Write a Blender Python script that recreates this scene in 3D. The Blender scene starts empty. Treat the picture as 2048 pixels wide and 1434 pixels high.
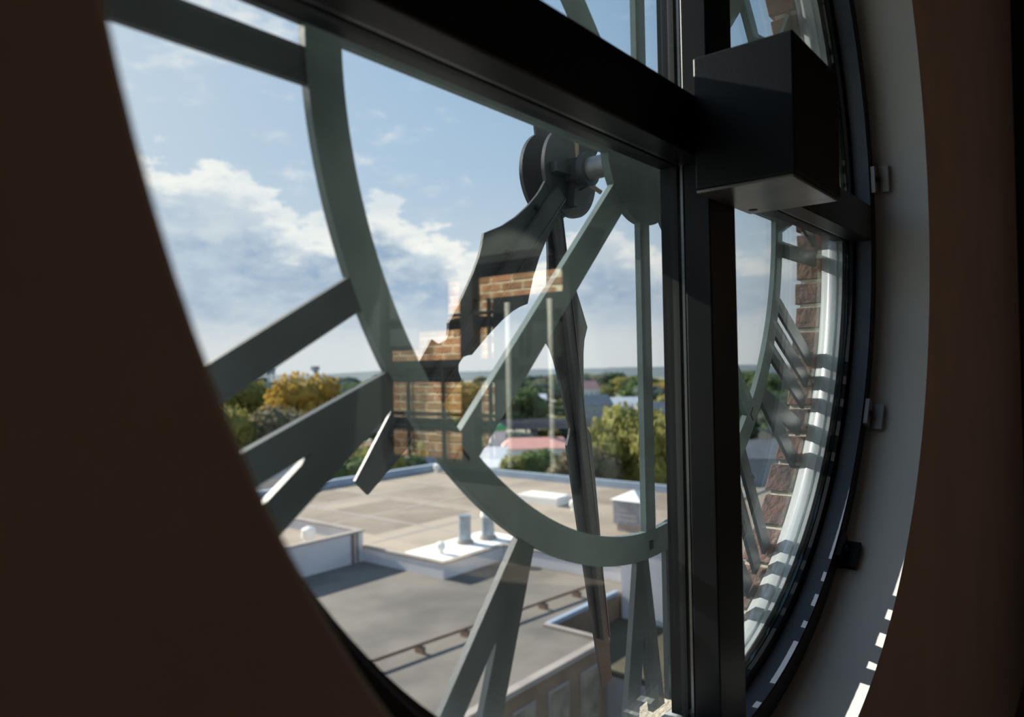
import bpy, bmesh, math, random
from mathutils import Vector, Matrix
random.seed(7)
S = bpy.context.scene
COL = S.collection
PI = math.pi

# ------------------------------------------------------------------ camera
CAM = Vector((-1.131, -0.373, -0.362))
YAW, PIT, ROL, FPX = 0.8869, 0.0143, -0.0187, 1475.56
fwd = Vector((math.sin(YAW)*math.cos(PIT), math.cos(YAW)*math.cos(PIT), math.sin(PIT)))
r0 = Vector((math.cos(YAW), -math.sin(YAW), 0)); u0 = r0.cross(fwd)
rt = r0*math.cos(ROL) + u0*math.sin(ROL); up = -r0*math.sin(ROL) + u0*math.cos(ROL)
cd = bpy.data.cameras.new('camera'); cam = bpy.data.objects.new('camera', cd); COL.objects.link(cam)
cam.matrix_world = Matrix(((rt.x, up.x, -fwd.x, CAM.x), (rt.y, up.y, -fwd.y, CAM.y), (rt.z, up.z, -fwd.z, CAM.z), (0, 0, 0, 1)))
cd.sensor_fit = 'HORIZONTAL'; cd.sensor_width = 36.0; cd.lens = FPX*36.0/2048.0
cd.clip_start = 0.02; cd.clip_end = 9000
cd.dof.use_dof = True; cd.dof.focus_distance = 1.55; cd.dof.aperture_fstop = 3.3
S.camera = cam

# ------------------------------------------------------------------ exposure
S.view_settings.view_transform = 'Standard'; S.view_settings.look = 'None'
S.view_settings.gamma = 1.0; S.view_settings.use_curve_mapping = False
S.view_settings.exposure = 0.0
S.cycles.use_denoising = True
S.cycles.max_bounces = 10; S.cycles.transparent_max_bounces = 16
S.cycles.caustics_reflective = True; S.cycles.caustics_refractive = False
S.cycles.sample_clamp_indirect = 6.0

# ------------------------------------------------------------------ node helper
class Nd:
    def __init__(s, nt, sock): s.nt = nt; s.s = sock
    def m(s, op, b=None, c=None, clamp=False):
        n = s.nt.nodes.new('ShaderNodeMath'); n.operation = op; n.use_clamp = clamp
        s.nt.links.new(s.s, n.inputs[0])
        for i, v in ((1, b), (2, c)):
            if v is None: continue
            if isinstance(v, Nd): s.nt.links.new(v.s, n.inputs[i])
            else: n.inputs[i].default_value = v
        return Nd(s.nt, n.outputs[0])
    def __add__(s, b): return s.m('ADD', b)
    def __sub__(s, b): return s.m('SUBTRACT', b)
    def __mul__(s, b): return s.m('MULTIPLY', b)
    def __truediv__(s, b): return s.m('DIVIDE', b)
    def step(s, a, b, lo=0.0, hi=1.0):
        n = s.nt.nodes.new('ShaderNodeMapRange'); n.interpolation_type = 'SMOOTHSTEP'
        s.nt.links.new(s.s, n.inputs[0])
        for i, v in enumerate((a, b, lo, hi)): n.inputs[i+1].default_value = v
        return Nd(s.nt, n.outputs[0])
    def ramp(s, stops, interp='LINEAR'):
        n = s.nt.nodes.new('ShaderNodeValToRGB'); s.nt.links.new(s.s, n.inputs[0])
        e = n.color_ramp.elements; n.color_ramp.interpolation = interp
        while len(e) < len(stops): e.new(0.5)
        for k, (p, c) in enumerate(stops):
            e[k].position = p; e[k].color = (c[0], c[1], c[2], 1) if not isinstance(c, (int, float)) else (c, c, c, 1)
        return Nd(s.nt, n.outputs[0])
def mixc(nt, fac, a, b, mode='MIX'):
    n = nt.nodes.new('ShaderNodeMix'); n.data_type = 'RGBA'; n.blend_type = mode
    for i, v in ((0, fac), (6, a), (7, b)):
        if isinstance(v, Nd): nt.links.new(v.s, n.inputs[i])
        elif i == 0: n.inputs[0].default_value = v
        else: n.inputs[i].default_value = (v[0], v[1], v[2], 1)
    return Nd(nt, n.outputs[2])
def noise(nt, vec, scale, detail=4, rough=0.55, dist=0.0):
    n = nt.nodes.new('ShaderNodeTexNoise'); n.inputs['Scale'].default_value = scale
    n.inputs['Detail'].default_value = detail; n.inputs['Roughness'].default_value = rough
    n.inputs['Distortion'].default_value = dist
    if vec is not None: nt.links.new(vec, n.inputs['Vector'])
    return Nd(nt, n.outputs[0])

# ------------------------------------------------------------------ world: afternoon sky with cumulus
SUN_TRAVEL = Vector((0.07, -1.0, -0.50)).normalized()
w = bpy.data.worlds.new('sky'); S.world = w; w.use_nodes = True
nt = w.node_tree; nt.nodes.clear()
out = nt.nodes.new('ShaderNodeOutputWorld'); bg = nt.nodes.new('ShaderNodeBackground')
nt.links.new(bg.outputs[0], out.inputs[0])
tc = nt.nodes.new('ShaderNodeTexCoord'); sp = nt.nodes.new('ShaderNodeSeparateXYZ')
nt.links.new(tc.outputs['Generated'], sp.inputs[0])
X, Y, Z = (Nd(nt, sp.outputs[i]) for i in range(3))
az = X.m('ARCTAN2', Y) * (180/PI)
el = Z.m('ARCSINE') * (180/PI)
el01 = (el / 90.0).m('MAXIMUM', 0.0)
base = el01.ramp([(0, (.80, .82, .85)), (.05, (.76, .80, .86)), (.10, (.60, .71, .84)), (.17, (.46, .62, .82)), (.28, (.36, .54, .78)), (.5, (.24, .42, .70)), (1, (.14, .29, .56))])
dn = nt.nodes.new('ShaderNodeVectorMath'); dn.operation = 'DOT_PRODUCT'
nt.links.new(tc.outputs['Generated'], dn.inputs[0]); dn.inputs[1].default_value = tuple(-SUN_TRAVEL)
sd = Nd(nt, dn.outputs['Value']).m('MAXIMUM', 0.0)
glow = sd.m('POWER', 7.0) * 0.75
base = mixc(nt, glow.m('MINIMUM', 0.85), base, (.98, .97, .95))
# cumulus bank: height of its top by azimuth
mp = nt.nodes.new('ShaderNodeMapping'); mp.inputs['Scale'].default_value = (1, 1, 2.2)
nt.links.new(tc.outputs['Generated'], mp.inputs[0])
V = mp.outputs[0]
nA = noise(nt, V, 7.5, 6, 0.6); nB = noise(nt, V, 22, 6, 0.6); nC = noise(nt, V, 3.0, 5, 0.55)
az01 = (az + 180.0) / 360.0
pts = [(-180, 10), (-120, 12), (-60, 9), (-20, 12), (10, 16), (22, 16.0), (30, 14), (35.5, 12.0), (38.5, 12.5), (41, 14), (43.5, 11.5), (46, 10.5), (50, 8), (54, 8.5), (58, 11.5), (62, 9), (75, 10), (120, 11), (150, 9), (180, 10)]
T = az01.ramp([((a+180)/360.0, t/20.0) for a, t in pts]) * 20.0
q = T + (nA - 0.5) * 9.0 + (nB - 0.5) * 6.0 - el
dens = q.step(0.0, 0.9)
thin = noise(nt, V, 5.0, 6, 0.62).step(0.36, 0.62)
body = q.step(1.5, 4.2)
lowf = el.step(1.5, 5.5)
white = mixc(nt, 1.0, (1.06, 1.04, 1.01), (1, 1, 1), 'MULTIPLY')
shade = mixc(nt, nB.step(.35, .7), (.33, .46, .65), (.56, .65, .77))
ccol = mixc(nt, body, white, shade)
ccol = mixc(nt, nA.step(.52, .68) * body * 0.5, ccol, (.92, .93, .94))
haze = mixc(nt, el01.m('MULTIPLY', 10.0, clamp=True), (.80, .82, .85), (.80, .84, .89))
ccol = mixc(nt, lowf, haze, ccol)
sky = mixc(nt, dens * (thin * 0.55 + 0.45), base, ccol)
wisp = (nC * 0.6 + nB * 0.4).step(.52, .66) * el.step(10, 16) * el.step(60, 40)
sky = mixc(nt, wisp * 0.75, sky, (.95, .95, .96))
below = el.step(-0.3, -1.5)
sky = mixc(nt, below, sky, (.30, .30, .27))
nt.links.new(sky.s, bg.inputs[0]); bg.inputs[1].default_value = 1.1
w.cycles.sampling_method = 'MANUAL'; w.cycles.sample_map_resolution = 1024

# ------------------------------------------------------------------ sun
sl = bpy.data.lights.new('sun', 'SUN'); sl.energy = 12.0; sl.angle = math.radians(0.53); sl.color = (1.0, .93, .83)
so = bpy.data.objects.new('sun', sl); COL.objects.link(so)
so.rotation_euler = SUN_TRAVEL.to_track_quat('-Z', 'Y').to_euler(); so.location = (-20, 90, 60)

# ------------------------------------------------------------------ materials
def mat(name, col, rough=0.6, metal=0.0, var=0.0, vscale=8.0, bump=0.0, bscale=60.0, rnd=0.0, col2=None, spec=None):
    m = bpy.data.materials.new(name); m.use_nodes = True
    t = m.node_tree; b = t.nodes['Principled BSDF']
    b.inputs['Roughness'].default_value = rough; b.inputs['Metallic'].default_value = metal
    if spec is not None: b.inputs['Specular IOR Level'].default_value = spec
    b.inputs['Base Color'].default_value = (*col, 1)
    tcn = t.nodes.new('ShaderNodeTexCoord')
    c2 = col2 if col2 else tuple(x*(1-var) for x in col)
    cur = None
    if var or col2:
        f = noise(t, tcn.outputs['Object'], vscale, 5).step(.35, .68)
        cur = mixc(t, f, col, c2)
    if rnd:
        oi = t.nodes.new('ShaderNodeObjectInfo')
        h = t.nodes.new('ShaderNodeHueSaturation')
        rr = Nd(t, oi.outputs['Random'])
        t.links.new((rr * (2*rnd) + (1-rnd)).s, h.inputs['Value'])
        t.links.new(((rr * 7.31).m('FRACT') * (0.06*rnd) + (0.5-0.03*rnd)).s, h.inputs['Hue'])
        if cur: t.links.new(cur.s, h.inputs['Color'])
        else: h.inputs['Color'].default_value = (*col, 1)
        cur = Nd(t, h.outputs[0])
    if cur: t.links.new(cur.s, b.inputs['Base Color'])
    if bump:
        bn = t.nodes.new('ShaderNodeBump'); bn.inputs['Strength'].default_value = bump; bn.inputs['Distance'].default_value = 0.01
        t.links.new(noise(t, tcn.outputs['Object'], bscale, 6).s, bn.inputs['Height'])
        t.links.new(bn.outputs[0], b.inputs['Normal'])
    return m
M = {}
M['plaster'] = mat('brown_painted_plaster', (.66, .52, .46), .85, var=.10, vscale=3, bump=.08, bscale=90)
M['white'] = mat('white_reveal_paint', (.86, .86, .87), .55, var=.05, vscale=5)
M['frame'] = mat('black_anodised_frame', (.0065, .0078, .0105), .38, var=.25, vscale=14, spec=.3)
M['gasket'] = mat('black_rubber', (.008, .008, .009), .6)
M['bead'] = mat('brushed_bead', (.20, .20, .21), .35, 1.0)
M['steel'] = mat('glint_lightened_slate_steel', (.135, .182, .184), .45, var=.22, vscale=11, bump=.04, bscale=220)  # ring and strut colour lightened to carry sun glint off the glass
M['steel2'] = mat('shade_toned_numeral_steel', (.06, .074, .086), .45, var=.22, vscale=11, bump=.04, bscale=220)  # same dial paint, darkened in colour where that glint is left out
M['hand'] = mat('charcoal_painted_aluminium', (.055, .062, .075), .42, var=.35, vscale=16, bump=.05, bscale=180)
M['rivet'] = mat('dull_brass', (.34, .28, .22), .5, .5)
M['shaft'] = mat('grey_shaft_steel', (.30, .31, .32), .4, .6, var=.2, vscale=30)
M['housing'] = mat('navy_black_powder_coat', (.0065, .0085, .012), .40, spec=.3, var=.15, vscale=20, bump=.03, bscale=300)
M['plate'] = mat('grey_sheet_metal', (.36, .34, .32), .28, .5, var=.35, vscale=9)
M['silver'] = mat('silver_aluminium_trim', (.62, .66, .70), .30, .35, var=.10, vscale=6)
M['clip'] = mat('galvanised_clip', (.42, .42, .43), .4, .5)
M['brick'] = mat('weathered_red_brick', (.20, .105, .08), .9, bump=1.0, bscale=45, rnd=.34, col2=(.095, .068, .064), vscale=14)
M['mortar'] = mat('pale_lime_mortar', (.62, .55, .44), .95, var=.25, vscale=25, bump=.6, bscale=70)
M['ibrick'] = mat('orange_interior_brick', (.48, .255, .125), .85, bump=.2, bscale=40, rnd=.28, col2=(.35, .175, .09), vscale=10)
M['imortar'] = mat('cream_interior_mortar', (.80, .70, .54), .9, var=.2, vscale=20)
M['floorm'] = mat('dark_stained_floor', (.20, .155, .125), .5, var=.4, vscale=2)
M['ceil'] = mat('ceiling_paint', (.60, .57, .55), .8, var=.1, vscale=3)
M['roomwall'] = mat('charcoal_wall', (.035, .04, .04), .8, var=.12, vscale=2)
M['roompaint'] = mat('warm_grey_room_paint', (.50, .45, .42), .8, var=.1, vscale=2)
M['liner'] = mat('navy_frame_liner', (.095, .12, .17), .45, var=.15, vscale=10)
M['blacksteel'] = mat('black_steel_window_bars', (.012, .012, .013), .5, var=.1, vscale=9)
M['tube'] = mat('white_painted_pipe', (.75, .75, .72), .4, var=.05, vscale=9)
M['darkglass'] = mat('smoked_glass', (.03, .035, .035), .12, var=.1, vscale=3)

def glass_mat():
    m = bpy.data.materials.new('clear_window_glass'); m.use_nodes = True
    t = m.node_tree; t.nodes.clear()
    o = t.nodes.new('ShaderNodeOutputMaterial'); mx = t.nodes.new('ShaderNodeMixShader')
    tr = t.nodes.new('ShaderNodeBsdfTransparent'); gl = t.nodes.new('ShaderNodeBsdfGlossy')
    tr.inputs[0].default_value = (.955, .975, .965, 1); gl.inputs[0].default_value = (.92, 1, .96, 1); gl.inputs['Roughness'].default_value = 0.0
    g = t.nodes.new('ShaderNodeNewGeometry'); d = t.nodes.new('ShaderNodeVectorMath'); d.operation = 'DOT_PRODUCT'
    t.links.new(g.outputs['Incoming'], d.inputs[0]); t.links.new(g.outputs['Normal'], d.inputs[1])
    c = Nd(t, d.outputs['Value']).m('ABSOLUTE')
    one = c * -1.0 + 1.0
    F = (one.m('POWER', 5.0) * 0.96 + 0.042) * 1.9
    t.links.new(F.m('MINIMUM', 1.0).s, mx.inputs[0]); t.links.new(tr.outputs[0], mx.inputs[1]); t.links.new(gl.outputs[0], mx.inputs[2])
    t.links.new(mx.outputs[0], o.inputs[0])
    return m
M['glass'] = glass_mat()

# ------------------------------------------------------------------ mesh helpers
class MB:
    def __init__(s): s.v = []; s.f = []
    def add(s, v, f):
        o = len(s.v); s.v += [tuple(p) for p in v]; s.f += [tuple(i+o for i in q) for q in f]; return s
    def box(s, x0, x1, y0, y1, z0, z1):
        v = [(x, y, z) for z in (z0, z1) for y in (y0, y1) for x in (x0, x1)]
        return s.add(v, [(0, 2, 3, 1), (4, 5, 7, 6), (0, 1, 5, 4), (2, 6, 7, 3), (0, 4, 6, 2), (1, 3, 7, 5)])
    def prism(s, poly, y0, y1):            # poly in (x, z), extruded along y
        n = len(poly)
        A = sum(poly[i][0]*poly[(i+1) % n][1]-poly[(i+1) % n][0]*poly[i][1] for i in range(n))
        if A < 0: poly = poly[::-1]
        v = [(p[0], y0, p[1]) for p in poly] + [(p[0], y1, p[1]) for p in poly]
        f = [tuple(range(n)), tuple(range(2*n-1, n-1, -1))]
        f += [((i+1) % n, i, n+i, n+(i+1) % n) for i in range(n)]
        return s.add(v, f)
    def lathe(s, prof, n=160, closed=True, a0=0.0, a1=2*PI):   # prof list (r, y) around the y axis
        full = abs(a1-a0-2*PI) < 1e-6; k = len(prof); m = n if full else n+1
        v = []
        for i in range(m):
            a = a0+(a1-a0)*i/n
            v += [(r*math.cos(a), y, r*math.sin(a)) for r, y in prof]
        f = []
        for i in range(n):
            j = (i+1) % m
            for q in range(k if closed else k-1):
                q2 = (q+1) % k
                f.append((i*k+q, i*k+q2, j*k+q2, j*k+q))
        if not full and closed:
            f.append(tuple(range(k))); f.append(tuple((m-1)*k+q for q in range(k-1, -1, -1)))
        return s.add(v, f)
    def cyl(s, p0, p1, r0, r1=None, n=20):
        r1 = r0 if r1 is None else r1
        p0 = Vector(p0); p1 = Vector(p1); d = (p1-p0).normalized()
        a = d.orthogonal().normalized(); b = d.cross(a)
        v = []
        for p, r in ((p0, r0), (p1, r1)):
            v += [tuple(p + a*(r*math.cos(2*PI*i/n)) + b*(r*math.sin(2*PI*i/n))) for i in range(n)]
        f = [(i, (i+1) % n, n+(i+1) % n, n+i) for i in range(n)] + [tuple(range(n-1, -1, -1)), tuple(range(n, 2*n))]
        return s.add(v, f)
    def mesh(s, name):
        me = bpy.data.meshes.new(name); me.from_pydata(s.v, [], s.f); me.update()
        b = bmesh.new(); b.from_mesh(me); bmesh.ops.recalc_face_normals(b, faces=b.faces); b.to_mesh(me); b.free()
        return me
    def build(s, name, m, parent=None, smooth=0.0, bevel=0.0, loc=None):
        me = s.mesh(name); o = bpy.data.objects.new(name, me); COL.objects.link(o)
        me.materials.append(M[m] if isinstance(m, str) else m)
        if smooth:
            for p in me.polygons: p.use_smooth = True
            me.set_sharp_from_angle(angle=smooth)
        if bevel:
            md = o.modifiers.new('bevel', 'BEVEL'); md.width = bevel; md.segments = 2; md.limit_method = 'ANGLE'; md.angle_limit = .6
        if parent is not None: o.parent = parent
        if loc: o.location = loc
        return o
def tag(o, label, cat, group=None):
    o['label'] = label; o['category'] = cat
    if group: o['group'] = group
    return o
def struct(o): o['kind'] = 'structure'; return o
def empty(name, loc=(0, 0, 0), rz=0.0):
    o = bpy.data.objects.new(name, None); COL.objects.link(o); o.location = loc; o.rotation_euler = (0, 0, rz); o.empty_display_size = .2
    return o
SM = math.radians(35)

# ================================================================== ROOM SHELL
FL, CE, XL, XR, YB = -1.86, 2.75, -4.2, 3.3, -7.0
def holed(mb, R, x0, x1, z0, z1, y0, y1, n=160):
    ang = [2*PI*i/n for i in range(n)] + [math.atan2(z, x) % (2*PI) for x in (x0, x1) for z in (z0, z1)]
    ang = sorted(set(round(a, 6) for a in ang))
    v = []
    for a in ang:
        c, s_ = math.cos(a), math.sin(a)
        t = min((x1/c if c > 1e-9 else x0/c if c < -1e-9 else 1e9), (z1/s_ if s_ > 1e-9 else z0/s_ if s_ < -1e-9 else 1e9))
        v += [(R*c, y0, R*s_), (t*c, y0, t*s_), (R*c, y1, R*s_), (t*c, y1, t*s_)]
    f = []; k = len(ang)
    for i in range(k):
        j = (i+1) % k
        a, b = 4*i, 4*j
        f += [(a, a+1, b+1, b), (a+2, b+2, b+3, a+3), (a, b, b+2, a+2), (a+1, a+3, b+3, b+1)]
    return mb.add(v, f)
o = holed(MB(), 1.0065, XL, XR+.2, FL-.2, CE+.2, -.016, .232).build('wall_front', 'plaster'); struct(o)
o = MB().lathe([(1.0035, -.0155), (1.0, .135), (1.0062, .135), (1.0062, -.0155)], 200).build('trim_1', 'white', smooth=SM); struct(o)
struct(MB().box(XL-.2, XR+.2, YB-.2, .232, FL-.2, FL).build('floor', 'floorm'))
struct(MB().box(XL-.2, XR+.2, YB-.2, .232, CE, CE+.2).build('ceiling', 'ceil'))
struct(MB().box(XL-.2, XL, YB-.2, .232, FL, CE).build('wall_left', 'roompaint'))
struct(MB().box(XL, XR, YB-.2, YB, FL, CE).build('wall_back', 'roompaint'))

# right-hand wall: brick bay with a steel window, mirrored in the glass
wr = struct(MB().box(XR+.012, XR+.25, YB-.2, .232, FL, CE).build('wall_right', 'imortar'))
MB().box(XR-.02, XR+.012, YB, -4.30, FL, CE).build('panel', 'roomwall', wr)
MB().box(XR-.02, XR+.012, -2.36, 0, FL, CE).build('panel', 'roomwall', wr)
MB().box(XR-.02, XR+.012, -4.30, -2.36, FL, -1.10).build('panel', 'roomwall', wr)
MB().box(XR-.02, XR+.012, -4.30, -2.36, .50, CE).build('panel', 'roomwall', wr)
bl, bh, jt = .200, .0525, .0152
bm_full = MB().box(0, .03, 0, bl, 0, bh).mesh('brick')
bm_half = MB().box(0, .03, 0, bl/2-jt/2, 0, bh).mesh('brick')
for me in (bm_full, bm_half): me.materials.append(M['ibrick'])
nb = 0; row = 0; z = -1.095
while z < .44:
    y = -4.30; first = True
    while y < -2.37:
        me = bm_half if (row % 2 and first) else bm_full
        L = bl/2-jt/2 if (row % 2 and first) else bl
        yc = y+L/2; zc = z+bh/2
        hole = (yc > -3.10 and zc < .20)
        if not hole and y+L < -2.30:
            b_ = bpy.data.objects.new('brick', me); COL.objects.link(b_); b_.parent = wr
            b_.location = (XR+.0085+random.uniform(-.002, .002), y, z); nb += 1
        y += L+jt; first = False
    z += bh+jt; row += 1
# steel grid
MB().box(XR-.022, XR+.012, -4.30, -3.95, -.14, .04).build('panel', 'roomwall', wr)
MB().box(XR-.022, XR+.012, -4.30, -3.60, .04, .50).build('panel', 'roomwall', wr)
gw = struct(empty('window_2', (XR, 0, 0)))
def bar(nm, y0, y1, z0, z1, dx=.05, m='blacksteel'):
    return MB().box(-.045-dx/2, -.045+dx/2, y0, y1, z0, z1).build(nm, m, gw)
bar('rail', -4.33, -2.34, -.335, -.275, .06)
bar('rail', -4.33, -2.34, -.740, -.715)
bar('rail', -4.33, -2.34, .075, .10)
bar('rail', -4.36, -2.31, -1.16, -1.10, .07)
bar('rail', -4.36, -2.31, .47, .53, .07)
bar('post', -3.38, -3.24, -1.1, .47, .08)
bar('post', -4.36, -4.29, -1.1, .47, .07)
bar('post', -2.37, -2.30, -1.1, .47, .07)
for yy in (-4.04, -3.62): bar('muntin', yy-.009, yy+.009, -1.1, -.3, .03)
for yy in (-3.10, -2.74): bar('muntin', yy-.012, yy+.012, -1.1, .2, .03)
MB().box(.0, .008, -3.10, -2.37, -1.1, .205).build('pane', 'darkglass', gw)
for k, yy in enumerate((-2.83, -2.43)):
    o = MB().cyl((XR-.14, yy, -1.10), (XR-.14, yy, .14), .024, n=20).build('pipe', 'tube', smooth=SM)
    tag(o, ['white vertical pipe mirrored in the glass beside the diagonal strut', 'white vertical pipe mirrored over the long minute hand'][k], 'pipe')

# invented ceiling track and spot heads, added out of view to light the brick
trk = empty('added_track_light', (1.3, -3.4, CE)); tag(trk, 'added black ceiling track with invented spot heads lighting the brick bay', 'added light')
MB().box(-.02, .02, -1.1, 1.1, -.035, 0).build('track', 'blacksteel', trk)
def head(y, target, watts, angle, col=(1, .92, .80)):
    p = Vector((1.3, -3.4+y, CE-.17)); d = (Vector(target)-p).normalized()
    hd = MB().cyl(tuple(-d*.09), tuple(d*.07), .042, .05, 20).build('added_spot_head', 'blacksteel', trk, smooth=SM, loc=(0, y, -.17))
    MB().cyl((0, 0, 0), (0, 0, .14), .008, n=10).build('stem', 'blacksteel', hd)
    l = bpy.data.lights.new('added_spot_lamp', 'SPOT'); l.energy = watts; l.spot_size = angle; l.spot_blend = .12; l.shadow_soft_size = .03; l.color = col
    lo = bpy.data.objects.new('added_spot_lamp', l); COL.objects.link(lo); lo.location = p + d*.085
    lo.rotation_euler = d.to_track_quat('-Z', 'Y').to_euler()
head(-.55, (3.3, -3.85, -.55), 2500, math.radians(29))
head(.35, (3.3, -2.95, -.50), 2500, math.radians(29))

# ================================================================== ROUND WINDOW
win = struct(empty('window_1', (0, 0, 0)))
MB().lathe([(.953, .107), (.953, .146), (.934, .150), (.934, .158), (.99, .158), (.99, .107)], 200).build('frame', 'frame', win, smooth=SM)
MB().lathe([(.95, .1085), (.95, .1455), (.9528, .1455), (.9528, .1085)], 200).build('liner', 'liner', win, smooth=SM)
MB().lathe([(.934, .168), (.934, .174), (.99, .174), (.99, .168)], 200).build('gasket', 'gasket', win, smooth=SM)
MB().lathe([(.930, .1745), (.930, .182), (.936, .1835), (.936, .187), (.930, .189), (.930, .208), (.934, .212), (.952, .233), (.99, .233), (.99, .1745)], 220).build('outer_trim', 'silver', win, smooth=math.radians(50))
def mullion(vert):
    def B(nm, m, h0, h1, y0, y1, a, b, bev=0):
        mb = MB()
        mb.box(h0, h1, y0, y1, a, b) if vert else mb.box(a, b, y0, y1, h0, h1)
        return mb.build(nm, m, win, bevel=bev)
    n = 'mullion' if vert else 'transom'
    h = .050 if vert else .0455
    spans = [(-.949, .949)] if vert else [(-.949, -.0505), (.0505, .949)]
    for a, b in spans:
        B(n, 'frame', -h, h, .107, .150, a, b, .002)
    sp2 = [(-.924, .924)] if vert else [(-.924, -.036), (.036, .924)]
    for a, b in sp2:
        B('glazing_stop', 'frame', -.0355, .0355, .1505, .1605, a, b)
        B('cover_cap', 'frame', -.040, .040, .1775, .196, a, b)
        for s_ in (-1, 1):
            c0, c1 = sorted((s_*.0365, s_*.0395))
            B('gasket', 'gasket', c0-.001, c1+.001, .1665, .1775, a, b)
            B('bead', 'bead', *(sorted((s_*.037, s_*.0408))), .156, .1604, a, b)
mullion(True); mullion(False)
# four quarter panes
for q4 in range(4):
    sx, sz = (-1, 1)[q4 % 2], (-1, 1)[q4//2]
    R_, c_ = .935, .030
    a0 = math.asin(c_/R_); a1 = PI/2-a0
    poly = [(sx*c_, sz*c_)] + [(sx*R_*math.cos(a0+(a1-a0)*i/40), sz*R_*math.sin(a0+(a1-a0)*i/40)) for i in range(41)]
    MB().prism(poly, .1606, .1664).build('pane', 'glass', win)

# mounting clips on the frame
for k, (a, lab, m) in enumerate([(6.8, 'pale metal clip on the round frame, topmost of the three', 'clip'), (-30.2, 'small metal clip halfway down the right of the round frame', 'clip'), (-52.5, 'dark metal clip on the frame, lowest of the three', 'frame')]):
    c = empty('frame_clip', (0, 0, 0)); tag(c, lab, 'clip')
    A = math.radians(a)
    def at(r, t, y): return (r*math.cos(A)-t*math.sin(A), y, r*math.sin(A)+t*math.cos(A))
    def bx(r0_, r1_, t0, t1, y0, y1):
        v = [at(r, t, y) for y in (y0, y1) for t in (t0, t1) for r in (r0_, r1_)]
        return MB().add(v, [(0, 1, 3, 2), (4, 6, 7, 5), (0, 4, 5, 1), (2, 3, 7, 6), (0, 2, 6, 4), (1, 5, 7, 3)])
    bx(.955, .999, -.034, .034, .096, .1065).build('foot', m, c, bevel=.001)
    bx(.985, .9985, -.034, .034, .070, .0958).build('tab', m, c, bevel=.001)
    pt = at(.97, 0, .096)
    MB().cyl(pt, (pt[0], .090, pt[2]), .007, n=12).build('screw', 'gasket', c)

# motor housing on the crossing
mh = empty('motor_housing', (.008, .033, 0)); tag(mh, 'boxy navy-black metal housing mounted where the window bars cross', 'housing')
def hb(x0, x1, y0, y1, z0, z1): return MB().box(x0-.008, x1-.008, y0-.033, y1-.033, z0, z1)
hb(-.100, .116, -.041, .1065, -.0985, .0995).build('body', 'housing', mh, bevel=.0025)
pl = hb(-.096, .112, -.037, .1065, -.1035, -.0987).build('bottom_plate', 'plate', mh, bevel=.001); pl['label'] = 'grey sheet metal underside'
MB().cyl((.072, .055, -.1040), (.072, .055, -.1030), .0075, n=16).build('screw_hole', 'gasket', mh)

# ================================================================== CLOCK DIAL
YD, TD = .248, .011
dial = empty('clock_dial', (0, YD, 0)); tag(dial, 'open slate steel clock dial with roman numerals outside the glass', 'clock dial')
def dprism(poly, y0=YD, y1=YD+TD): return MB().prism(poly, y0-YD, y1-YD)
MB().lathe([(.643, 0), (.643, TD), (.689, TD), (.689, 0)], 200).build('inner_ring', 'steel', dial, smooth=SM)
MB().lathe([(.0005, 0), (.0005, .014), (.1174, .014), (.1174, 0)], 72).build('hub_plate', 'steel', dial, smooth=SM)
for k in range(8):
    a = k*PI/4; hw = .0165 if k % 2 == 0 else .0242
    c, s_ = math.cos(a), math.sin(a)
    P = lambda r, t: (r*c-t*s_, r*s_+t*c)
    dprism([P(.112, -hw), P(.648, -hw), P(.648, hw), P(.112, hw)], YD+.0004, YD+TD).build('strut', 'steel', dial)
for k in range(8):
    a = k*PI/4; c, s_ = math.cos(a), math.sin(a)
    Q = lambda r, t: (r*c-t*s_, r*s_+t*c)
    if k % 2:
        mb = MB()
        mb.prism([Q(.655, .011), Q(.659, .013), Q(.659, -.0115), Q(.655, -.0115)], -.0006, .0002)
        mb.prism([Q(.659, -.0115), Q(.659, -.0075), Q(.676, -.0075), Q(.676, -.0115)], -.0006, .0002)
    else:
        mb = MB().prism([Q(.660, .0065), Q(.660, -.0065), Q(.675, -.0065), Q(.675, .0065)], -.0005, .0002)
    mb.build('weld_slot', 'gasket', dial)
def glyph_I(w0): return [[(w0-.0187, .68), (w0+.0187, .68), (w0+.0187, .951), (w0-.0187, .951)]]
def glyph_V(w0, ho=.0666):
    sl = (ho-.018)/.27; hi = sl*.135
    return [[(w0-.018, .68), (w0-ho, .951), (w0-hi, .951), (w0, .815), (w0+hi, .951), (w0+ho, .951), (w0+.018, .68)]]
def glyph_X(w0):
    o_ = .052
    return [[(w0-o_-.022, .68), (w0-o_+.022, .68), (w0+o_+.022, .951), (w0+o_-.022, .951)],
            [(w0+o_-.022, .68), (w0+o_+.022, .68), (w0-o_+.022, .951), (w0-o_-.022, .951)]]
NUM = {1: [('I', 0)], 2: [('I', -.03), ('I', .03)], 3: [('I', -.07), ('I', -.009), ('I', .0525)],
       4: [('I', -.073), ('v', .040)], 5: [('V', 0)], 6: [('V', -.030), ('I', .072)],
       7: [('V', -.096), ('I', .014), ('I', .080)], 8: [('V', -.105), ('I', .015), ('I', .0775), ('I', .140)],
       9: [('I', -.080), ('X', .030)], 10: [('X', 0)], 11: [('X', -.030), ('I', .080)], 12: [('X', -.065), ('I', .040), ('I', .098)]}
WORD = ['one', 'two', 'three', 'four', 'five', 'six', 'seven', 'eight', 'nine', 'ten', 'eleven', 'twelve']
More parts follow.
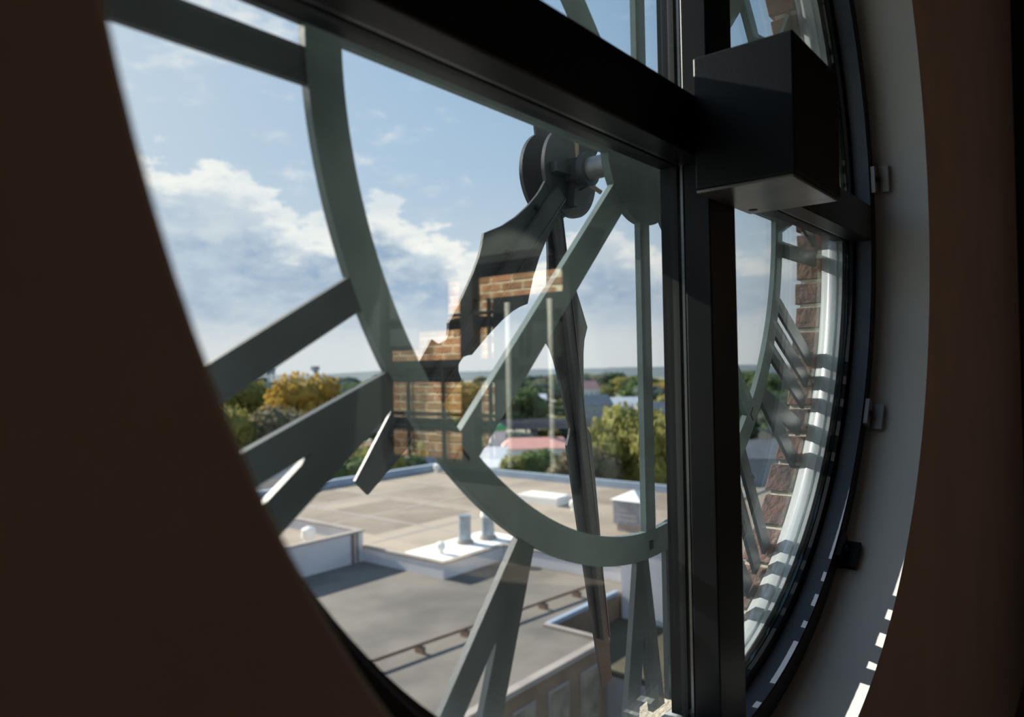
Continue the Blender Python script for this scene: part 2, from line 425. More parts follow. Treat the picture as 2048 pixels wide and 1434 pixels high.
for h, gl in NUM.items():
    th = math.radians(30*h)
    u = (-math.sin(th), math.cos(th)); wv = (-math.cos(th), -math.sin(th))
    mb = MB(); k = 0
    for g, w0 in gl:
        polys = glyph_I(w0) if g == 'I' else glyph_V(w0) if g == 'V' else glyph_V(w0, .055) if g == 'v' else glyph_X(w0)
        for poly in polys:
            mb.prism([(p[1]*u[0]+p[0]*wv[0], p[1]*u[1]+p[0]*wv[1]) for p in poly], .0008+.0003*k, TD-.0006-.0003*k); k += 1
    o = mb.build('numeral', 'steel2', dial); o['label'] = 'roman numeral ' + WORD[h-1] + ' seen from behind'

# shaft
sh = empty('hand_shaft', (0, YD, 0)); tag(sh, 'short grey steel shaft carrying both hands in front of the dial hub', 'shaft')
MB().cyl((0, .0141, 0), (0, .1205, 0), .0205, n=32).build('tube', 'shaft', sh, smooth=SM)
MB().cyl((0, .108, 0), (0, .1205, 0), .031, n=32).build('collar', 'hand', sh, smooth=SM)
MB().cyl((-.020, .124, .02), (-.034, .116, .062), .0042, n=10).build('pin', 'rivet', sh)
MB().cyl((.016, .124, -.022), (.040, .112, -.036), .0042, n=10).build('pin', 'rivet', sh)

# hands
def hand(name, lab, Yf, ang, prof, disc, th, rib0, rib1, rhw, tail):
    r = empty(name, (0, Yf, 0)); tag(r, lab, 'clock hand')
    u = (math.sin(ang), math.cos(ang)); v = (math.cos(ang), -math.sin(ang))
    def T(a, p): return (a*u[0]+p*v[0], a*u[1]+p*v[1])
    half = prof
    poly = [T(a, p) for a, p in half] + [T(a, -p) for a, p in reversed(half)]
    poly = poly + [T(-tail, -.021), T(-tail, .021)]
    MB().prism(poly, 0, th).build('blade', 'hand', r)
    MB().cyl((0, -.0012, 0), (0, th+.0012, 0), disc, n=64).build('hub_disc', 'hand', r, smooth=SM)
    rb = MB().prism([T(rib0, -rhw), T(rib1, -rhw*.8), T(rib1, rhw*.8), T(rib0, rhw)], -.011, -.0013).build('rib', 'hand', r)
    for s_ in (-1, 1):
        MB().prism([T(rib0, s_*rhw+.001), T(rib1, s_*rhw*.8+.001), T(rib1, s_*rhw*.8-.001), T(rib0, s_*rhw-.001)], -.0125, -.0111).build('lip', 'bead' if s_ < 0 else 'hand', rb)
    for a in (rib0+.07, rib0+.19, rib0+.31, rib0+.43):
        if a > rib1: break
        p = T(a, rhw*1.45)
        MB().cyl((p[0], -.004, p[1]), (p[0], -.0002, p[1]), .0042, n=10).build('bolt', 'gasket', r)
    return r, T
hp = [(.05, .040), (.10, .034), (.116, .034), (.15, .0365), (.19, .044), (.23, .056), (.276, .0765), (.295, .066), (.315, .0575), (.345, .049), (.39, .0405), (.439, .0345),
      (.446, .0285), (.454, .0235), (.463, .0215), (.472, .0240), (.479, .031), (.483, .0435), (.521, .0395), (.60, .0315), (.719, .0150)]
hr, T = hand('hour_hand', 'broad spear-shaped hour hand pointing lower left across the glass', .40, math.radians(-135.8), hp, .0835, .005, .065, .64, .0145, .17)
def arm(parent, T, a0, p0, a1, p1, wd, y0, y1, m='hand'):
    A = Vector(T(a0, p0)); B = Vector(T(a1, p1)); d = (B-A).normalized(); n = Vector((-d.y, d.x))*wd
    MB().prism([tuple(A+n), tuple(B+n), tuple(B-n), tuple(A-n)], y0, y1).build('bracket_arm', m, parent)
arm(hr, T, .0, .0, .052, -.040, .007, -.016, -.0013); arm(hr, T, .0, .0, .048, .046, .009, -.016, -.0013); arm(hr, T, .0, .0, -.055, -.03, .007, -.016, -.0013); arm(hr, T, .03, -.03, -.03, -.055, .005, -.014, -.0013)
MB().cyl((0, -.030, 0), (0, -.0013, 0), .026, n=6).build('hub_nut', 'hand', hr)
mp_ = [(.05, .030), (.079, .0262), (.12, .0270), (.16, .0335), (.205, .0445), (.25, .0595), (.297, .0740), (.32, .0580), (.345, .0495), (.40, .0385), (.46, .0300),
       (.470, .0262), (.482, .0262), (.494, .0315), (.512, .0430), (.60, .0400), (.70, .0365), (.917, .0245), (1.025, .0180)]
hand('minute_hand', 'long slender minute hand pointing nearly straight down behind the strut', .45, math.radians(180-9.55), mp_, .0835, .005, .065, .925, .0135, .17)

# ================================================================== OUTER BRICK REVEAL
we = struct(holed(MB(), .9655, -1.45, 1.45, -1.45, 1.45, .236, .292, 160).build('wall_exterior', 'mortar'))
RB, CH, BH = .957, .0677, .0575
k = -20
while k*CH < 1.40:
    z0 = k*CH + .004; z1 = z0 + BH; zc = (z0+z1)/2
    off = .10 if k % 2 else 0.0
    for side in (-1, 1):
        def xin(z): return math.sqrt(max(RB*RB-z*z, 0)) if abs(z) < RB else 0.0
        xa, xb = xin(z0), xin(z1)
        if max(abs(z0), abs(z1)) >= RB: xa = xb = max(xa, xb) if min(abs(z0), abs(z1)) < RB else 0.0051
        x = max(xa, xb) + .10 + off*.9; start = True
        segs = [(None, x)]
        while x < 1.42:
            segs.append((x+.0102, x+.203)); x += .213
        for (s0, s1) in segs:
            if s1 > 1.44: s1 = 1.44
            j = random.uniform(-.005, .005); yo = random.uniform(-.003, .005)
            if s0 is None: p = [(xa+abs(j), z0), (s1, z0), (s1, z1), (xb+abs(j)*.6, z1)]
            else: p = [(s0, z0), (s1, z0), (s1, z1), (s0, z1)]
            if p[1][0]-max(p[0][0], p[3][0]) < .03: continue
            MB().prism([(side*a, b) for a, b in p], .2365, .302+yo).build('brick', 'brick', we, bevel=.003)
    k += 1
#BACKGROUND
# ================================================================== TOWN OUTSIDE
GZ = -22.4
M['beige'] = mat('beige_gravel_membrane', (.37, .30, .235), .95, col2=(.25, .20, .155), vscale=.16)
M['darkroof'] = mat('grey_weathered_roofing', (.185, .162, .138), .95, col2=(.10, .09, .08), vscale=.22)
M['olive'] = mat('olive_lower_roof', (.10, .085, .05), .95, var=.35, vscale=.4)
M['lavwall'] = mat('pale_painted_parapet', (.66, .64, .66), .9, var=.12, vscale=.5)
M['coping'] = mat('grey_brown_coping', (.36, .31, .28), .8, var=.2, vscale=.7)
M['bluecop'] = mat('blue_grey_metal_coping', (.33, .40, .50), .5, var=.1, vscale=.8)
M['whitemem'] = mat('white_roof_membrane', (.86, .83, .78), .9, var=.06, vscale=.6)
M['tan'] = mat('tan_brick_facade', (.26, .18, .125), .9, var=.25, vscale=.8)
M['greywall'] = mat('grey_lilac_facade', (.34, .31, .32), .9, var=.15, vscale=.5)
M['winglass'] = mat('facade_window_glass', (.06, .08, .10), .15, var=.2, vscale=.5)
M['reflglass'] = mat('reflection_toned_glass', (.34, .29, .22), .3, var=.5, vscale=.9)  # pale window reflections put into the pane colour
M['galv'] = mat('galvanised_duct', (.34, .38, .43), .45, .5, var=.25, vscale=2)
M['rust'] = mat('rusty_pipe', (.26, .17, .12), .8, var=.3, vscale=2)
M['ground'] = mat('town_ground', (.16, .17, .09), 1.0, col2=(.32, .29, .24), vscale=.02)
M['asphalt'] = mat('asphalt', (.16, .16, .17), .9, var=.15, vscale=.1)
M['concrete'] = mat('viaduct_concrete', (.20, .19, .20), .9, var=.2, vscale=.08)
M['hill'] = mat('haze_tinted_woodland', (.10, .14, .16), 1.0, var=.3, vscale=.006)  # aerial haze put into the ridge colour
M['bark'] = mat('tree_bark', (.09, .065, .05), .95, var=.3, vscale=1)
def leaf(name, c, c2):
    m = mat(name, c, .9, col2=c2, vscale=.55, bump=.6, bscale=1.6, rnd=.22)
    t = m.node_tree; b = t.nodes['Principled BSDF']; o_ = t.nodes['Material Output']
    tl = t.nodes.new('ShaderNodeBsdfTranslucent'); mx = t.nodes.new('ShaderNodeMixShader'); mx.inputs[0].default_value = .38
    src = b.inputs['Base Color'].links[0].from_socket
    t.links.new(src, tl.inputs[0]); t.links.new(b.outputs[0], mx.inputs[1]); t.links.new(tl.outputs[0], mx.inputs[2]); t.links.new(mx.outputs[0], o_.inputs[0])
    return m
LEAF = {'orange': leaf('orange_gold_leaves', (.42, .27, .05), (.29, .205, .05)), 'yellow': leaf('yellow_green_leaves', (.30, .275, .07), (.17, .18, .055)),
        'green': leaf('mid_green_leaves', (.13, .19, .06), (.07, .11, .045)), 'dark': leaf('dark_green_leaves', (.075, .12, .055), (.045, .07, .045)),
        'blue': leaf('haze_tinted_leaves', (.14, .19, .15), (.085, .125, .115)), 'brown': leaf('bare_brown_twigs', (.22, .185, .11), (.13, .12, .075))}  # blue-green entry carries distance haze in its leaf colour

def part(nm, m, par, *b, bevel=0): return MB().box(*b).build(nm, m, par, bevel=bevel)
# ground
g = MB().add([(-4000, -200, GZ), (7000, -1200, GZ), (7000, 7000, GZ), (-4000, 7000, GZ)], [(0, 1, 2, 3)]).build('ground', 'ground'); struct(g)
# far wooded ridge
from mathutils import noise as MN
vs = []; fs = []; NA = 220
rows = [(1500, 0), (1900, .35), (2400, .8), (3000, 1.0), (3600, .6), (4200, 0)]
for i in range(NA):
    a = math.radians(-5+95*i/(NA-1))
    for d, k_ in rows:
        h = k_*(20+9*MN.noise((a*9, d*.002, 3))+3*MN.noise((a*60, d*.01, 1)))
        vs.append((d*math.sin(a), d*math.cos(a), GZ-.5+h))
nr_ = len(rows)
for i in range(NA-1):
    for j in range(nr_-1):
        fs.append((i*nr_+j, i*nr_+j+1, (i+1)*nr_+j+1, (i+1)*nr_+j))
o = MB().add(vs, fs).build('hills', 'hill', smooth=1.0); struct(o)

# ---- neighbouring office building, flat roofs below the tower
ob = empty('office_building', (19.6, 24.5, GZ)); tag(ob, 'sprawling flat-roofed building below the window with beige and grey roofs', 'building')
def P(nm, m, x0, x1, y0, y1, z0, z1, par=None, bevel=0):
    mb = MB().box(x0-20, x1-20, y0-25, y1-25, z0-GZ, z1-GZ)
    return mb.build(nm, m, par or ob, bevel=bevel)
DZ, BZ = -11.36, -10.56
P('wing', 'tan', -12, 24.5, 16.2, 34.2, GZ, DZ-.06)
P('roof', 'darkroof', -12, 24.5, 16.2, 34.2, DZ-.06, DZ)
P('wing', 'tan', 24.5, 31.9, 19.1, 34.2, GZ, DZ-.06)
P('roof', 'darkroof', 24.5, 32.0, 19.1, 34.2, DZ-.06, DZ)
P('coping', 'coping', -12, 24.65, 16.05, 16.4, DZ-.05, DZ+.14)
P('coping', 'coping', 24.4, 24.65, 16.4, 19.2, DZ-.05, DZ+.14)
P('coping', 'bluecop', 24.65, 30.3, 19.0, 19.25, DZ-.05, DZ+.14)
P('roof', 'olive', 24.6, 30.4, 12.5, 19.0, -12.7, -12.55)
P('wing', 'greywall', 24.6, 30.4, 12.5, 19.05, GZ, -12.7)
# beige upper roof block
P('wing', 'lavwall', 27.05, 53.3, 27.7, 54.7, GZ, BZ-.05)
P('roof', 'beige', 27.05, 53.3, 27.7, 54.7, BZ-.05, BZ)
P('wing', 'lavwall', 32.0, 53.3, 18.95, 27.7, GZ, BZ-.05)
P('roof', 'beige', 32.0, 53.3, 18.95, 27.7, BZ-.05, BZ)
for x in (33, 39.5, 46):
    P('membrane_seam', 'coping', x, x+.28, 31.5, 54.3, BZ, BZ+.012)
for y in (34.5, 41, 47.5): P('membrane_seam', 'coping', 28, 53, y, y+.25, BZ, BZ+.016)
M['patch'] = mat('darker_roof_patch', (.20, .155, .12), .95, col2=(.27, .215, .17), vscale=.3)
for b in ((29.6, 38.6, 36.2, 45.2), (40.2, 45.4, 37, 47), (31, 39, 48.3, 53), (46.5, 52.5, 24, 33)): P('membrane_patch', 'patch', *b, BZ, BZ+.008)
P('coping', 'bluecop', 52.9, 53.4, 18.9, 54.8, BZ, BZ+.6); P('coping', 'bluecop', 27.0, 52.9, 54.2, 54.8, BZ, BZ+.6)
P('coping', 'coping', 27.0, 27.3, 27.65, 34.2, BZ, BZ+.10); P('coping', 'coping', 27.3, 32.3, 27.6, 27.95, BZ, BZ+.10); P('coping', 'coping', 31.95, 32.25, 18.9, 27.6, BZ, BZ+.10)
P('membrane_pad', 'whitemem', 27.35, 34.2, 28.0, 31.2, BZ+.0, BZ+.04)
# left raised block with recessed roof
P('wing', 'lavwall', -12, 27.05, 34.2, 46, GZ, -10.35)
P('roof', 'beige', -12, 26.8, 34.45, 46, -10.35, -10.30)
P('parapet', 'lavwall', -12, 27.05, 34.2, 34.45, -10.35, -9.62); P('parapet', 'lavwall', 26.8, 27.05, 34.45, 46, -10.35, -9.62)
P('coping', 'coping', -12, 27.12, 34.12, 34.52, -9.62, -9.54); P('coping', 'coping', 26.72, 27.12, 34.52, 46, -9.62, -9.54)
P('downpipe', 'rust', 26.2, 26.32, 34.08, 34.19, DZ, -9.65); P('downpipe', 'coping', 26.55, 26.65, 34.08, 34.19, DZ, -9.65)
# right raised block
P('wing', 'lavwall', 30.45, 50, 3, 18.95, GZ, -9.0); P('roof', 'beige', 30.45, 50, 3, 18.95, -9.0, -8.95); P('coping', 'coping', 30.38, 30.75, 3, 18.98, -8.95, -8.85); P('coping', 'coping', 30.75, 50, 18.6, 19.0, -8.95, -8.85)
# facade windows
for k_ in range(11):
    x = 2.2+k_*2.05
    for zf in (-14.1, -17.6):
        wn = P('window', 'coping', x, x+1.25, 16.12, 16.24, zf, zf+2.1); 
        MB().box(x+.1-20, x+1.15-20, 16.08-25, 16.13-25, zf+.1-GZ, zf+2.0-GZ).build('pane', 'reflglass', wn)
for k_ in range(3):
    for zf in (-15.6, -18.9):
        wn = P('window', 'coping', 25.2+k_*1.75, 26.3+k_*1.75, 12.42, 12.52, zf, zf+1.7)
        MB().box(25.3+k_*1.75-20, 26.2+k_*1.75-20, 12.38-25, 12.43-25, zf+.1-GZ, zf+1.6-GZ).build('pane', 'winglass', wn)
for k_ in range(4):
    for zf in (-12.2, -15.6):
        wn = P('window', 'coping', 30.38, 30.47, 5+k_*2.0, 6.1+k_*2.0, zf, zf+1.6)
        MB().box(30.34-20, 30.39-20, 5.1+k_*2.0-25, 6.0+k_*2.0-25, zf+.1-GZ, zf+1.5-GZ).build('pane', 'winglass', wn)
# pipe run on the grey roof
pr = empty('roof_pipe', (22.6, 20.8, DZ)); tag(pr, 'rusty pipe run on low supports crossing the grey roof', 'pipe')
MB().cyl((-9, .6, .32), (6.5, -1.0, .32), .07, n=12).build('pipe', 'rust', pr, smooth=SM)
for k_ in range(7):
    x = -8.4+k_*2.35; y = .6-(x+9)/15.5*1.6
    MB().box(x-.09, x+.09, y-.22, y+.22, 0, .25).build('support', 'rust', pr)
# vents and units
def stack(loc, lab, r, h, cap):
    e = empty('vent_stack', loc); tag(e, lab, 'vent')
    MB().cyl((0, 0, 0), (0, 0, .18), r*1.5, r*1.35, 20).build('flashing', 'coping', e, smooth=SM)
    MB().cyl((0, 0, .18), (0, 0, h*.45), r*1.05, n=20).build('base_duct', 'galv', e, smooth=SM)
    MB().cyl((0, 0, h*.45), (0, 0, h), r, n=20).build('duct', 'galv', e, smooth=SM)
    if cap: MB().cyl((0, 0, h), (0, 0, h+.3), r*1.15, r*1.0, 20).build('cap', 'whitemem', e, smooth=SM)
    else: MB().cyl((0, 0, h), (0, 0, h+.08), r*1.08, n=20).build('rim', 'galv', e, smooth=SM)
stack((30.7, 29.4, BZ+.04), 'open galvanised vent stack, left of the pair on the white pad', .36, 1.55, False)
stack((32.3, 29.0, BZ+.04), 'galvanised vent stack with white cap, right of the pair', .38, 1.35, True)
def gooseneck(loc, lab, s_):
    e = empty('roof_vent', loc); tag(e, lab, 'vent')
    MB().cyl((0, 0, 0), (0, 0, .35*s_), .22*s_, n=18).build('curb', 'whitemem', e, smooth=SM)
    MB().cyl((0, 0, .35*s_), (0, 0, .75*s_), .34*s_, n=18).build('hood', 'whitemem', e, smooth=SM)
    MB().cyl((0, 0, .75*s_), (0, 0, .88*s_), .34*s_, .1*s_, 18).build('cap', 'whitemem', e, smooth=SM)
gooseneck((28.1, 28.8, BZ+.04), 'small white vent on the white pad near the parapet corner', .75)
gooseneck((24.6, 36.1, -10.3), 'white mushroom vent on the recessed roof at left', 1.15)
gooseneck((42.6, 29.8, BZ), 'tiny white vent far out on the beige roof', .9)
gooseneck((51.4, 52.4, BZ), 'white vent by the far corner of the beige roof', 1.0)
ku = empty('rooftop_unit', (39.5, 23.1, BZ)); tag(ku, 'grey rooftop air unit with white pyramid cap on the beige roof', 'air unit')
MB().box(-.8, .8, -.8, .8, 0, .45).build('curb', 'coping', ku); MB().box(-.95, .95, -.95, .95, .45, 1.95).build('casing', 'galv', ku)
MB().add([(-1.1, -1.1, 1.95), (1.1, -1.1, 1.95), (1.1, 1.1, 1.95), (-1.1, 1.1, 1.95), (0, 0, 2.5)], [(0, 1, 4), (1, 2, 4), (2, 3, 4), (3, 0, 4), (3, 2, 1, 0)]).build('cap', 'whitemem', ku)
for k_ in range(4): MB().box(-.97, -.955, -.7, .7, .65+k_*.3, .8+k_*.3).build('louvre', 'greywall', ku)
sk = empty('roof_skylight', (44.0, 33.5, BZ)); tag(sk, 'low white skylight curb in the middle of the beige roof', 'skylight')
MB().box(-1.0, 1.0, -1.9, 1.9, 0, .55).build('curb', 'whitemem', sk); MB().box(-.85, .85, -1.75, 1.75, .55, .62).build('lid', 'whitemem', sk)

# ---- houses
def house(loc, rz, W_, D_, H_, RH, wm, rm, lab, hip=0.0, chimney=False):
    e = empty('house', loc, rz); tag(e, lab, 'house')
    a, b = W_/2, D_/2
    MB().box(-a, a, -b, b, 0, H_).build('walls', wm, e)
    ov = .5; r_ = a+ov; hi = hip*W_/2
    v = [(-a-ov, -b-ov, H_), (a+ov, -b-ov, H_), (a+ov, b+ov, H_), (-a-ov, b+ov, H_), (-r_+hi, 0, H_+RH), (r_-hi, 0, H_+RH)]
    MB().add(v, [(0, 1, 5, 4), (2, 3, 4, 5), (1, 2, 5), (3, 0, 4), (3, 2, 1, 0)]).build('roof', rm, e)
    n = max(2, int(W_/3.2))
    for f_ in range(max(1, int(H_/3))):
        for k_ in range(n):
            x = -a+(k_+.5)*W_/n
            wn = MB().box(x-.55, x+.55, -b-.06, -b+.01, 1.0+f_*2.9, 2.3+f_*2.9).build('window', 'whitemem', e)
            MB().box(x-.43, x+.43, -b-.09, -b-.05, 1.1+f_*2.9, 2.2+f_*2.9).build('pane', 'winglass', wn)
        wn = MB().box(-a-.06, -a+.01, -.6, .6, 1.0+f_*2.9, 2.3+f_*2.9).build('window', 'whitemem', e)
        MB().box(-a-.09, -a-.05, -.48, .48, 1.1+f_*2.9, 2.2+f_*2.9).build('pane', 'winglass', wn)
    MB().box(a*.3, a*.3+1.0, -b-.07, -b+.01, 0, 2.2).build('door', 'rust', e)
    if chimney: MB().box(a*.4, a*.4+.9, -.5, .5, H_+RH*.4, H_+RH+1.3).build('chimney', 'coping', e)
    return e
M['hwhite'] = mat('white_siding', (.72, .72, .74), .8, var=.08, vscale=.5); M['hblue'] = mat('pale_blue_siding', (.50, .60, .68), .8, var=.08, vscale=.5)
M['hgrey'] = mat('blue_grey_siding', (.28, .32, .38), .8, var=.1, vscale=.5); M['hred'] = mat('red_brick_house', (.33, .14, .10), .9, var=.2, vscale=.6)
M['rpink'] = mat('salmon_metal_roof', (.70, .34, .29), .7, var=.10, vscale=.4); M['rgrey'] = mat('grey_shingles', (.25, .26, .29), .9, var=.2, vscale=.6)
M['rtan'] = mat('tan_shingles', (.42, .34, .28), .9, var=.2, vscale=.6); M['rwhite'] = mat('white_metal_roof', (.78, .78, .80), .6, var=.06, vscale=.5); M['rmar'] = mat('maroon_roof', (.30, .08, .09), .8, var=.15, vscale=.5)
V_ = -.88   # square to the view across the rooftops
house((134.1, 103.2, GZ), V_, 15, 10, 4.2, 2.0, 'hwhite', 'rpink', 'long house with salmon metal roof beyond the beige roof', .25, True)
house((101.8, 87.4, GZ), V_+.1, 8.5, 7, 4.6, 1.0, 'hwhite', 'rwhite', 'white flat-looking house just past the far coping')
house((109.5, 98.0, GZ), V_-.15, 9.5, 7, 4.2, 2.4, 'hred', 'rwhite', 'brick house with white roof left of the flat white house')
house((80.3, 86.8, GZ), V_+.55, 6.5, 8.5, 5.2, 2.9, 'hblue', 'rgrey', 'pale blue gabled house behind the tip of the hour hand')
house((93.0, 98.5, GZ), V_+.1, 12, 7, 4.0, 2.2, 'hgrey', 'rtan', 'tan-roofed house beside the pale blue gable')
house((98.0, 116, GZ), V_, 10, 8, 5.0, 2.6, 'hred', 'rpink', 'pinkish house partly behind the pale blue gable')
house((251.5, 165.2, GZ), V_+.2, 16, 10, 7, 4, 'hgrey', 'rgrey', 'blue-grey two-storey house in the middle distance', .1)
house((275.8, 167.2, GZ), V_, 24, 11, 5.5, 3.5, 'hwhite', 'rwhite', 'wide white house in the middle distance beside the vertical strut', .2)
house((351, 233, GZ+3), V_+.3, 13, 9, 7, 4.5, 'hwhite', 'rpink', 'small distant house with red roof among trees', .1)
house((197, 105.5, GZ), V_+.2, 12, 9, 8.5, 3, 'hgrey', 'rgrey', 'grey house close to the right window bar')
house((298, 234.6, GZ), V_, 20, 10, 6, 3, 'hgrey', 'rwhite', 'distant white-roofed building left of the minute hand')
house((245, 200, GZ), V_+.1, 16, 9, 6, 3, 'hwhite', 'rgrey', 'distant white house above the salmon roof')
house((86.8, 144.8, GZ), V_+.3, 13, 9, 4.5, 3.0, 'hwhite', 'hgrey', 'house with blue-grey roof below the tree at far left')
house((57.7, 93.7, GZ), V_+.2, 10, 8, 4.5, 2.6, 'hwhite', 'rtan', 'tan-roofed house seen between the strokes of the numeral four')
house((66.0, 108, GZ), V_, 12, 8, 4.5, 2.8, 'hgrey', 'rgrey', 'grey-roofed house above the numeral four gap')
house((166.9, 63.4, GZ), V_+.1, 13, 9, 5.0, 3.0, 'hwhite', 'rtan', 'beige house seen through the right-hand pane')
house((135.9, 50, GZ), V_-.1, 12, 9, 5.0, 3.0, 'hgrey', 'rgrey', 'dark grey-roofed house lower in the right-hand pane')
house((150.6, 83, GZ), V_, 12, 9, 4.0, 2.8, 'hwhite', 'rmar', 'maroon-roofed house under the viaduct by the minute hand')
house((158.6, 81, GZ), V_, 9, 8, 4.4, 2.4, 'hwhite', 'rwhite', 'white-roofed house right of the maroon roof')

# ---- viaduct
vd = empty('viaduct', (175, 120, GZ), V_); tag(vd, 'dark elevated road on columns crossing behind the houses', 'bridge')
MB().box(-75, 110, -5, 5, 5.0, 6.3).build('deck', 'concrete', vd)
for s_ in (-1, 1): MB().box(-75, 110, s_*5-.2, s_*5+.2, 6.3, 7.2).build('barrier', 'concrete', vd)
for k_ in range(10): MB().box(-70+k_*19, -68.2+k_*19, -3.5, 3.5, 0, 5.0).build('column', 'concrete', vd)
dm = empty('green_dome', (136, 116.6, GZ)); tag(dm, 'small green dome roof showing beside the strut foot', 'dome')
MB().cyl((0, 0, 0), (0, 0, 7.2), 2.2, n=20).build('drum', 'hwhite', dm, smooth=SM)
M['dgreen'] = mat('bright_green_copper', (.14, .42, .17), .6, var=.15, vscale=.5)
pr2 = [(2.5*math.cos(i*PI/16), 7.2+1.7*math.sin(i*PI/16)) for i in range(9)]
v = []; n_ = 24
for i in range(n_):
    a = 2*PI*i/n_; v += [(r*math.cos(a), r*math.sin(a), z) for r, z in pr2]
f = [(i*9+j, ((i+1) % n_)*9+j, ((i+1) % n_)*9+j+1, i*9+j+1) for i in range(n_) for j in range(8)]
MB().add(v, f).build('dome', 'dgreen', dm, smooth=1.2)

# ---- water tower and mast on the skyline
wt = empty('water_tower', (566, 884, GZ)); tag(wt, 'tiny water tower on the skyline at left', 'tower')
MB().cyl((0, 0, 21), (0, 0, 30), 6.5, n=20).build('tank', 'hgrey', wt, smooth=SM); MB().cyl((0, 0, 30), (0, 0, 33), 6.5, .5, 20).build('roof', 'hgrey', wt)
for k_ in range(5): 
    a = 2*PI*k_/5
    MB().cyl((6.5*math.cos(a), 6.5*math.sin(a), 0), (4.5*math.cos(a), 4.5*math.sin(a), 21), .7, n=8).build('leg', 'hgrey', wt)
cr = empty('crane', (485, 668, GZ)); tag(cr, 'dark leaning crane arm on the skyline above the golden tree', 'crane')
MB().cyl((6, -7, 0), (-2, 2, 25), 3.0, 2.2, 8).build('arm', 'dark' if 'dark' in M else 'hgrey', cr); MB().box(-5, 2, -1, 5, 24.5, 29).build('head', 'hgrey', cr)

# ---- trees
def crown_mesh(seed, nbl, squash, spread):
    rnd = random.Random(seed); bm = bmesh.new()
    for k_ in range(nbl):
        a = rnd.uniform(0, 2*PI); hh = rnd.uniform(-.45, .62); rr = spread*math.sqrt(max(0, 1-abs(hh)**1.6))*math.sqrt(rnd.random())
        c = Vector((rr*math.cos(a), rr*math.sin(a), .55+hh*squash)); rad = rnd.uniform(.15, .28)
        res = bmesh.ops.create_icosphere(bm, subdivisions=2, radius=rad)
        off = Vector((rnd.random()*9, rnd.random()*9, rnd.random()*9))
        for vv in res['verts']:
            d = vv.co.normalized()
            vv.co = c + vv.co*(1+.42*MN.noise(d*3.1+off)+.30*MN.noise(d*8+off))
    zs = [vv.co.z for vv in bm.verts]; lo, hi = min(zs), max(zs)
    for vv in bm.verts: vv.co.z = .16+.84*(vv.co.z-lo)/(hi-lo)
    bm.faces.ensure_lookup_table()
    fl = list(bm.faces); cents = [(f_.calc_center_median(), f_.normal.copy()) for f_ in fl]
    for k_ in range(4200):
        c, nn = cents[rnd.randrange(len(cents))]
        p = c + nn*rnd.uniform(.0, .085)
        a = Vector((rnd.gauss(0, 1), rnd.gauss(0, 1), rnd.gauss(0, 1))).normalized(); b2 = a.cross(nn+Vector((.01, .02, .03))).normalized(); a = a*rnd.uniform(.016, .036); b2 = b2*rnd.uniform(.016, .036)
        bm.faces.new([bm.verts.new(p+q_) for q_ in (a+b2, a*.6-b2, -a-b2*.7, -a*.8+b2)])
    me = bpy.data.meshes.new('crown'); bm.to_mesh(me); bm.free()
    me.materials.append(LEAF['green'])
    return me
CR = [crown_mesh(11+k_, 26, .62, .36) for k_ in range(3)] + [crown_mesh(31, 30, .75, .30), crown_mesh(41, 22, .45, .46)]
TRK = MB().cyl((0, 0, 0), (0, 0, .45), .035, .022, 10).mesh('trunk'); TRK.materials.append(M['bark'])
def tree(x, y, h, wd, kind, col, label, group=None, parts=True):
    ob_ = bpy.data.objects.new('crown' if parts else 'tree', CR[kind]); COL.objects.link(ob_)
    ob_.material_slots[0].link = 'OBJECT'; ob_.material_slots[0].material = LEAF[col]
    root = ob_
    if parts:
        root = empty('tree', (x, y, GZ)); ob_.parent = root; ob_.scale = (wd, wd, h); ob_.rotation_euler.z = random.uniform(0, 6.28)
        tr_ = bpy.data.objects.new('trunk', TRK); COL.objects.link(tr_); tr_.parent = root; tr_.scale = (h*.6, h*.6, h)
    else:
        ob_.location = (x, y, GZ-h*.14); ob_.scale = (wd, wd, h); ob_.rotation_euler.z = random.uniform(0, 6.28)
    tag(root, label, 'tree', group)
tree(112.2, 161.3, 21.2, 17, 0, 'orange', 'large golden-orange tree standing left of the numeral four')
tree(104.0, 158.0, 14.5, 12, 1, 'orange', 'lower golden tree at the left foot of the large orange one')
tree(124.3, 209.4, 20.5, 19, 1, 'yellow', 'tall yellow-green tree at the far left beside the round frame')
tree(72.9, 130.2, 16.0, 11, 2, 'yellow', 'yellow-leaved tree touching the left edge of the view')
tree(83.9, 132.6, 15.2, 13, 4, 'brown', 'bare brownish tree between the two golden trees')
tree(95, 190, 18, 15, 0, 'blue', 'blue-green tree behind the bare brown tree')
tree(216.6, 254.6, 17.5, 20, 1, 'yellow', 'distant yellow-green tree left of the dial ring')
tree(166.7, 157.9, 17.5, 16, 0, 'orange', 'golden tree seen between the hour hand and diagonal strut')
tree(187.8, 148.2, 15.5, 15, 1, 'green', 'green tree behind the viaduct left of the minute hand')
tree(190.3, 160.8, 15.0, 15, 2, 'dark', 'dark tree behind the viaduct near the strut')
tree(180, 165, 17.0, 14, 0, 'yellow', 'yellow-green tree just right of the diagonal strut')
tree(104.0, 61.1, 15.5, 11, 0, 'yellow', 'big yellow-green tree right of the minute hand')
tree(108.5, 63.0, 12.5, 9, 1, 'green', 'green tree leaning against the big yellow-green one')
tree(102.5, 55.0, 14.8, 10, 2, 'yellow', 'olive tree tucked beside the right window bar')
tree(95.0, 63.0, 9.5, 9, 4, 'brown', 'brown leafless shrub below the big yellow-green tree')
tree(101.3, 77.0, 8.0, 7, 4, 'green', 'round green shrub below the salmon roof')
tree(97.5, 80.0, 7.0, 5, 0, 'yellow', 'small yellowish shrub beside the flat white house')
tree(70.0, 83.0, 11.5, 8, 2, 'yellow', 'yellow-green tree behind the tip of the hour hand')
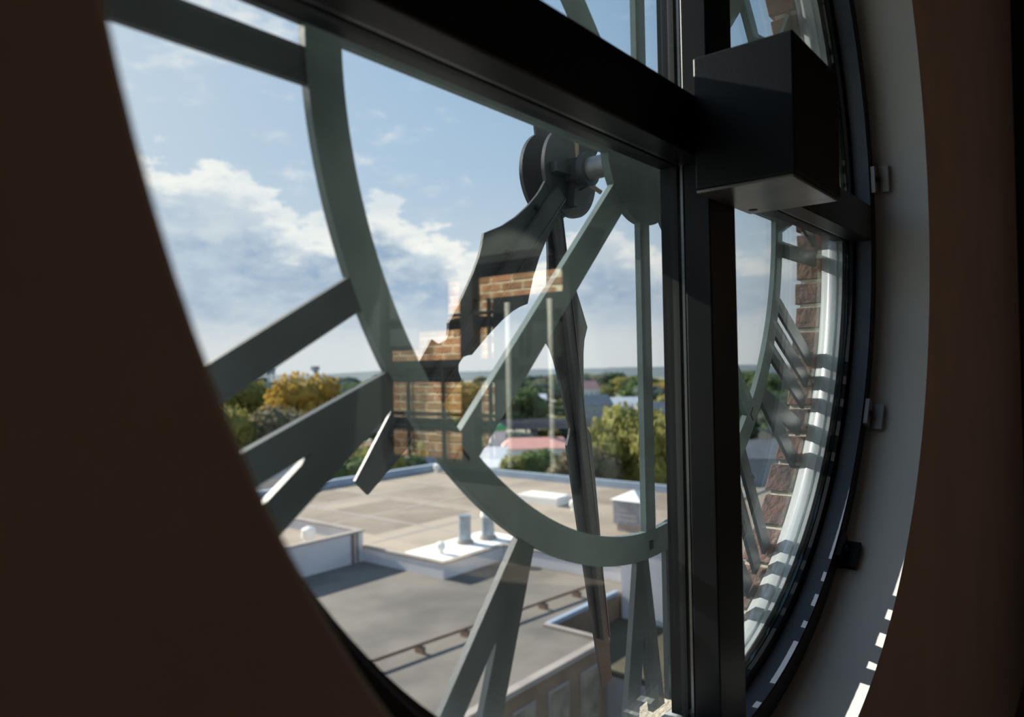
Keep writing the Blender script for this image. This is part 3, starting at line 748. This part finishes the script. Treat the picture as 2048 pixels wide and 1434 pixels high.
tree(62.0, 80.0, 10.5, 8, 0, 'green', 'green tree between the numeral four and the hour hand')
tree(76.5, 83.0, 9.0, 5, 1, 'dark', 'dark narrow tree left of the pale blue house')
tree(143, 60, 12, 10, 1, 'dark', 'dark tree above the houses in the right-hand pane')
tree(172, 74, 16, 14, 0, 'green', 'green tree on the skyline of the right-hand pane')
tree(28.2, 9.5, 6.5, 5, 2, 'yellow', 'small tree at the foot of the grey facade')
tree(25.4, 9.0, 5.0, 4, 4, 'green', 'low green shrub at the foot of the tan facade corner')
rt_ = random.Random(5)
cnt = 0; PUT = [(o_.location.x, o_.location.y, o_.children[0].scale.x) for o_ in bpy.data.objects if o_.name.startswith('tree') and o_.children]
HOUSES = [(134, 103, 16), (251, 165, 16), (276, 167, 20), (351, 233, 16), (197, 105, 12), (298, 235, 18), (245, 200, 14), (167, 63, 13), (136, 50, 12), (87, 145, 12), (104, 158, 16), (112, 161, 18)]
for d in (185, 225, 270, 320, 385, 470, 580, 720, 900):
    n = {185: 12, 225: 16, 270: 20, 320: 26, 385: 32, 470: 38, 580: 42, 720: 42, 900: 42}[d]
    row_n = 0
    for k_ in range(n*4):
        if row_n >= n: break
        a = math.radians(9+66*rt_.random()); dd = d*rt_.uniform(.93, 1.10)
        x, y = CAM.x+dd*math.sin(a), CAM.y+dd*math.cos(a)
        if any((x-hx)**2+(y-hy)**2 < hr_*hr_ for hx, hy, hr_ in HOUSES): continue
        if abs((x-175)*math.sin(V_)*-1+(y-120)*math.cos(V_)) < 9 and d < 300: continue
        near_house = any(abs(math.atan2(hx-CAM.x, hy-CAM.y)-a) < .05 and math.hypot(hx, hy) > dd for hx, hy, hr_ in HOUSES)
        hgt = rt_.uniform(9.5, 14.5)*(1+.0005*d); wd = hgt*rt_.uniform(.85, 1.2)*(1+.0006*d)
        if near_house: hgt *= .42; wd *= .7
        if any((x-a_)**2+(y-b_)**2 < (.47*(wd+c_))**2 for a_, b_, c_ in PUT): continue
        PUT.append((x, y, wd)); row_n += 1
        col = rt_.choices(['green', 'dark', 'blue', 'yellow', 'orange', 'brown'], [5, 4, 4+d/120, 2.2, .4, .7])[0]  # haze-tinted leaves grow commoner with distance
        word = {'green': 'mid green', 'dark': 'dark green', 'blue': 'blue-green', 'yellow': 'yellow-green', 'orange': 'golden', 'brown': 'brownish'}[col]
        dist = 'in the town' if d < 300 else 'in the far woodland' if d < 600 else 'in the hazy belt under the skyline'
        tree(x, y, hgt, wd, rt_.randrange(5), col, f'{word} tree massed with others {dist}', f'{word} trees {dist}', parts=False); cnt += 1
print('far trees', cnt)
